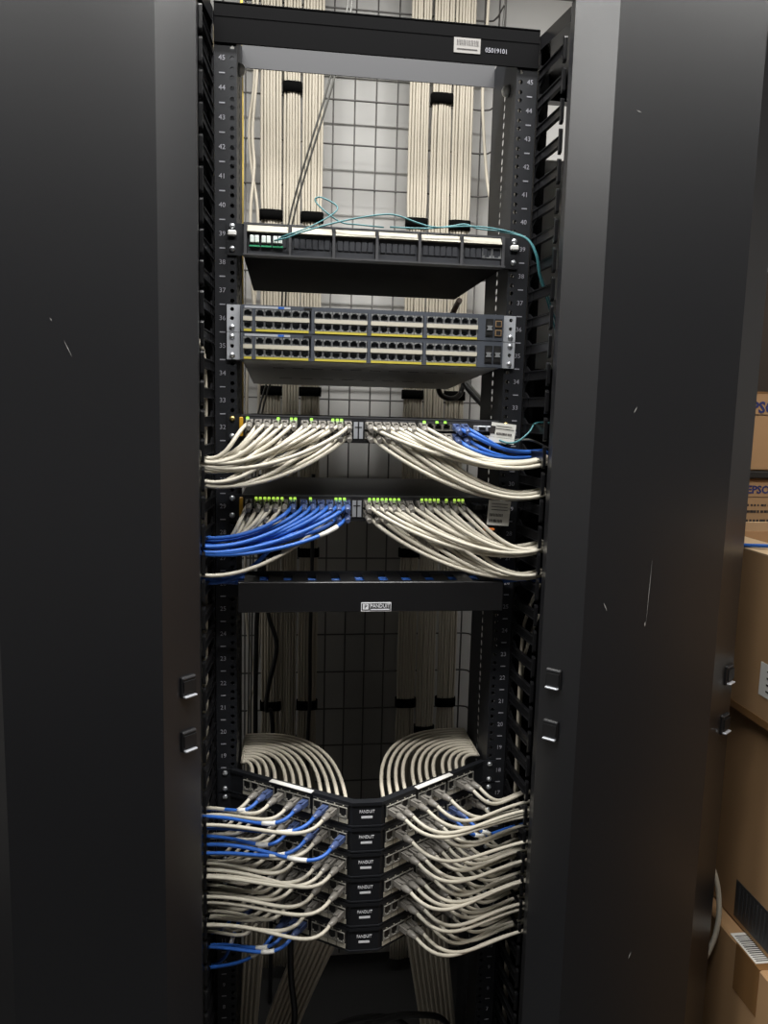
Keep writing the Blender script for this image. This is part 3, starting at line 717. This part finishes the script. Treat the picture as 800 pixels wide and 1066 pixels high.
cable('fiber_cable', 'grey fibre cord leaving the upper cabled switch below the white card', 'greycab', [(.200, -.050, 1.474), (.225, -.050, 1.470), (.250, -.046, 1.471), (.275, -.04, 1.469), (.32, -.02, 1.45)], .0020)

# cables gathered below the angled panels
def low_bundle(label, P0, P1, P2, w, cnt, m='riser'):
    o = thing('cable_bundle', label, 'cable bundle', P2, 'cable bundles under the angled panels'); P2 = Vector(P2)
    for i in range(cnt):
        u = (i - (cnt - 1) / 2) * w / cnt; ly = .007 * (i % 2)
        pts = bezier(Vector(P0) + Vector((u, ly, J(.01))), Vector(P0) + Vector((u, ly, -.10)), Vector(P1) + Vector((u * .9, ly, .05)), P2 + Vector((u * .8, ly, 0)), 16)
        MB().tube([q - P2 for q in pts], .0034, 6).build('cable', M[m], o)
low_bundle('dim ivory bundle slanting down left from under the left arm of the angled panels', (-.055, .03, .62), (-.115, .10, .36), (-.190, .20, .03), .085, 16)
low_bundle('dim brownish bundle hanging by the left upright under the angled panels', (-.195, .06, .60), (-.205, .09, .36), (-.225, .15, .03), .040, 8)
low_bundle('dim ivory bundle slanting down right from under the right arm of the angled panels', (.130, .04, .60), (.155, .08, .36), (.215, .15, .03), .085, 16)
cable('power_cable', 'black cable dropping behind the lowest angled panel at left', 'blackcab', [(-.130, .02, .60), (-.128, .03, .45), (-.120, .05, .33), (-.14, .08, .2), (-.15, .08, .03)], .006)
cable('power_cable', 'coiled black cable lying low inside the rack', 'blackcab', [(-.21, .03, .01), (-.205, .02, .25), (-.20, .0, .33), (-.19, -.03, .37), (-.165, -.03, .375), (-.16, .0, .34), (-.185, .02, .30), (-.15, .03, .27), (-.05, .03, .30), (.05, .02, .345), (.12, .02, .35), (.18, .04, .31), (.2, .06, .2), (.21, .06, .01)], .006)
cable('power_cable', 'black cable arched low across the rack behind the coil', 'blackcab', [(-.20, .10, .006), (-.14, .10, .17), (-.06, .11, .25), (.03, .11, .275), (.10, .11, .26), (.16, .12, .17), (.19, .12, .006)], .005)

# ------------------------------------------------------------------ storage beside the rack
sh = thing('storage_shelf', 'dark shelf unit with printed cartons, right of the rack', 'shelf', (1.15, .46, 0))
for z in (.50, .88, 1.274, 1.400):
    MB().bbox(-.36, .36, -.165, .165, z - .016, z, .002).build('board', M['shelf'], sh)
for x in (-.35, .35):
    for y in (-.155, .155): MB().bbox(x - .012, x + .012, y - .012, y + .012, 0, 1.72, .002).build('post', M['shelf'], sh)
MB().box(-.36, .36, .165, .172, 0, 1.90).build('dark_backing', M['shelfback'], sh)  # dark sheet added to cover the lit wall above the cartons
def carton(label, x0, x1, y0, y1, z0, z1, m='card', group='cartons right of the rack'):
    o = thing('carton', label, 'box', ((x0 + x1) / 2, (y0 + y1) / 2, z0), group)
    a, b_, h = (x1 - x0) / 2, (y1 - y0) / 2, z1 - z0
    MB().bbox(-a, a, -b_, b_, 0, h, .003).build('body', M[m], o)
    return o, a, b_, h
c1, a, d_, h = carton('cardboard carton with large blue lettering on the top shelf', .82, 1.30, .305, .60, 1.401, 1.577)
MB().text('EPSON', .0345, front(.922 - 1.06, -d_ - .0006, .1405), 0, bold=.0010).build('lettering', M['navy'], c1)
MB().box(-.175, -.02, -d_ - .0008, -d_, .1245, .1262).build('small_print', M['ink'], c1)
MB().box(-a, a, -d_ - .0005, -d_ + .01, h - .004, h + .0006).build('tape', M['tape'], c1)
c2, a, d_, h = carton('shallow cardboard carton with smaller blue lettering, under the top shelf', .82, 1.30, .305, .60, 1.275, 1.383)
MB().text('EPSON', .0245, front(.930 - 1.06, -d_ - .0006, .082), bold=.0007).build('lettering', M['navy'], c2)
b = MB().box(-.165, -.05, -d_ - .0008, -d_, .0655, .0666)
for k in range(16):
    b.box(-.172 + k * .0085, -.172 + k * .0085 + R.uniform(.003, .007), -d_ - .0008, -d_, .045, .0495)
    b.box(-.172 + k * .0085, -.172 + k * .0085 + R.uniform(.004, .008), -d_ - .0008, -d_, .030, .0355)
    b.box(-.172 + k * .0085, -.172 + k * .0085 + R.uniform(.004, .0085), -d_ - .0008, -d_, .006, .0145)
b.build('small_print', M['ink'], c2)
c3, a, d_, h = carton('large cardboard carton at the bottom, standing on the floor beside the door', .685, 1.20, -.62, .22, .0, .560)
MB().box(-a - .0008, -a + .06, .02, .09, h - .0005, h + .0008).box(-a - .0008, -a + .001, .02, .09, h - .09, h).build('tape', M['tape'], c3)
b = MB().box(-a + .002, -a + .045, .035, .115, h + .0005, h + .0015, 0)
for k in range(14): b.box(-a + .006, -a + .036, .040 + k * .005, .040 + k * .005 + R.uniform(.0015, .003), h + .0014, h + .0019, 1)
b.build('sticker', [M['white'], M['ink']], c3)
c4, a, d_, h = carton('large plain cardboard carton in the middle of the floor stack', .715, 1.20, -.60, .22, .561, .972)
b = MB().box(-a - .0012, -a, .02, .14, .012, .085, 0)
for k in range(10): b.box(-a - .0017, -a - .001, .026 + k * .011, .026 + k * .011 + R.uniform(.002, .004), .02, .078, 1)
b.build('sticker', [M['dark'], M['steel']], c4)
c5 = thing('carton', 'open cardboard carton with raised flaps on top of the floor stack', 'box', (.95, -.19, .973), 'cartons right of the rack')
b = MB(); a, d_, h, t = .25, .41, .303, .005
b.box(-a, -a + t, -d_, d_, 0, h).box(a - t, a, -d_, d_, 0, h).box(-a + t, a - t, -d_, -d_ + t, 0, h).box(-a + t, a - t, d_ - t, d_, 0, h).box(-a + t, a - t, -d_ + t, d_ - t, 0, t)
b.build('body', M['card'], c5)
mxf = Matrix.Translation((-a, 0, h)) @ Matrix.Rotation(math.radians(-4), 4, 'Y')
MB().box(0, .065, -d_ + .01, d_ - .01, -.002, .003, 0, mxf).build('flap', M['cardlight'], c5)
mxf = Matrix.Translation((0, d_, h)) @ Matrix.Rotation(math.radians(-80), 4, 'X')
MB().box(-a + .01, a - .01, -.02, .10, -.002, .003, 0, mxf).build('flap', M['cardlight'], c5)
b = MB().box(-a - .001, -a, .085 - .07, .085 + .02, .055, .115, 0)
for k in range(4): b.box(-a - .0015, -a - .0009, .03, .085, .065 + k * .012, .068 + k * .012, 1)
b.build('sticker', [M['white'], M['ink']], c5)
MB().box(-a - .0007, -a + .001, -d_ + .01, d_ - .01, 0, .014).build('tape', M['tape'], c5)
cable('blue_cable', 'short blue cord lying on the open carton flap', 'blue', [(.700, .00, 1.283), (.725, -.03, 1.287), (.745, -.05, 1.289), (.764, -.10, 1.290)], .0035)
cable('white_cable', 'white cable hanging in front of the cartons by the right door', 'ivory', [(.640, .01, .80), (.655, -.02, .71), (.672, -.045, .655), (.6785, -.055, .605), (.676, -.060, .555), (.664, -.060, .510), (.645, -.055, .46), (.628, -.05, .38), (.626, -.05, .20), (.628, -.05, .006)], .0050)

# ------------------------------------------------------------------ light
def ceiling_light(label, x, y, z, sx, sy, watts, spread, col=(1, .985, .95)):
    t = thing('ceiling_light', label, 'light', (x, y, z))
    MB().box(-sx / 2 - .03, sx / 2 + .03, -sy / 2 - .03, sy / 2 + .03, .012, 2.78 - z).build('housing', M['lampcase'], t)
    l = bpy.data.lights.new('lamp', 'AREA'); l.shape = 'RECTANGLE'; l.size = sx; l.size_y = sy; l.energy = watts; l.color = col; l.spread = math.radians(spread)
    o = bpy.data.objects.new('lamp', l); C.objects.link(o); o.parent = t; o.location = (0, 0, .005)
ceiling_light('long ceiling light above the front of the rack', .0, -.20, 2.70, 1.20, .10, 29, 172)
ceiling_light('long ceiling light over the aisle, between the two added side lamps', .0, -.95, 2.70, 1.10, .10, 19, 145)
ceiling_light('added unseen lamp left of the aisle, for sheen on the door bevels', -1.25, -.80, 2.70, 1.10, .14, 18, 165)  # added fixture, mirrored as sheen in the right door bevel
ceiling_light('added unseen lamp right of the aisle, for sheen on the door bevels', 1.25, -.80, 2.70, 1.10, .14, 15, 165)  # added fixture, mirrored as sheen in the left door bevel
w = bpy.data.worlds.new('room air'); S.world = w; w.use_nodes = True
w.node_tree.nodes['Background'].inputs['Color'].default_value = (.5, .5, .52, 1); w.node_tree.nodes['Background'].inputs['Strength'].default_value = .045

# ------------------------------------------------------------------ camera
cam = bpy.data.cameras.new('camera'); co = bpy.data.objects.new('camera', cam); C.objects.link(co)
cam.sensor_fit = 'VERTICAL'; cam.sensor_height = 24; cam.lens = 800 / 1066 * 24; cam.clip_start = .02
r_ = Vector((0.9915, -.1238, .0250)); d_ = None
yaw, pit, rol = .1276, .1305, -.0252
cy, sy, cp, sp, cr, sr = math.cos(yaw), math.sin(yaw), math.cos(pit), math.sin(pit), math.cos(rol), math.sin(rol)
f = Vector((sy * cp, cy * cp, -sp)); r = Vector((cy, -sy, 0)); d = f.cross(r)
r2 = r * cr + d * sr; d2 = d * cr - r * sr
co.matrix_world = Matrix(((r2.x, -d2.x, -f.x, -.1439), (r2.y, -d2.y, -f.y, -1.3142), (r2.z, -d2.z, -f.z, 1.5135), (0, 0, 0, 1)))
S.camera = co
S.view_settings.view_transform = 'Standard'; S.view_settings.look = 'None'; S.view_settings.gamma = 1
S.view_settings.use_curve_mapping = False; S.view_settings.exposure = 0.
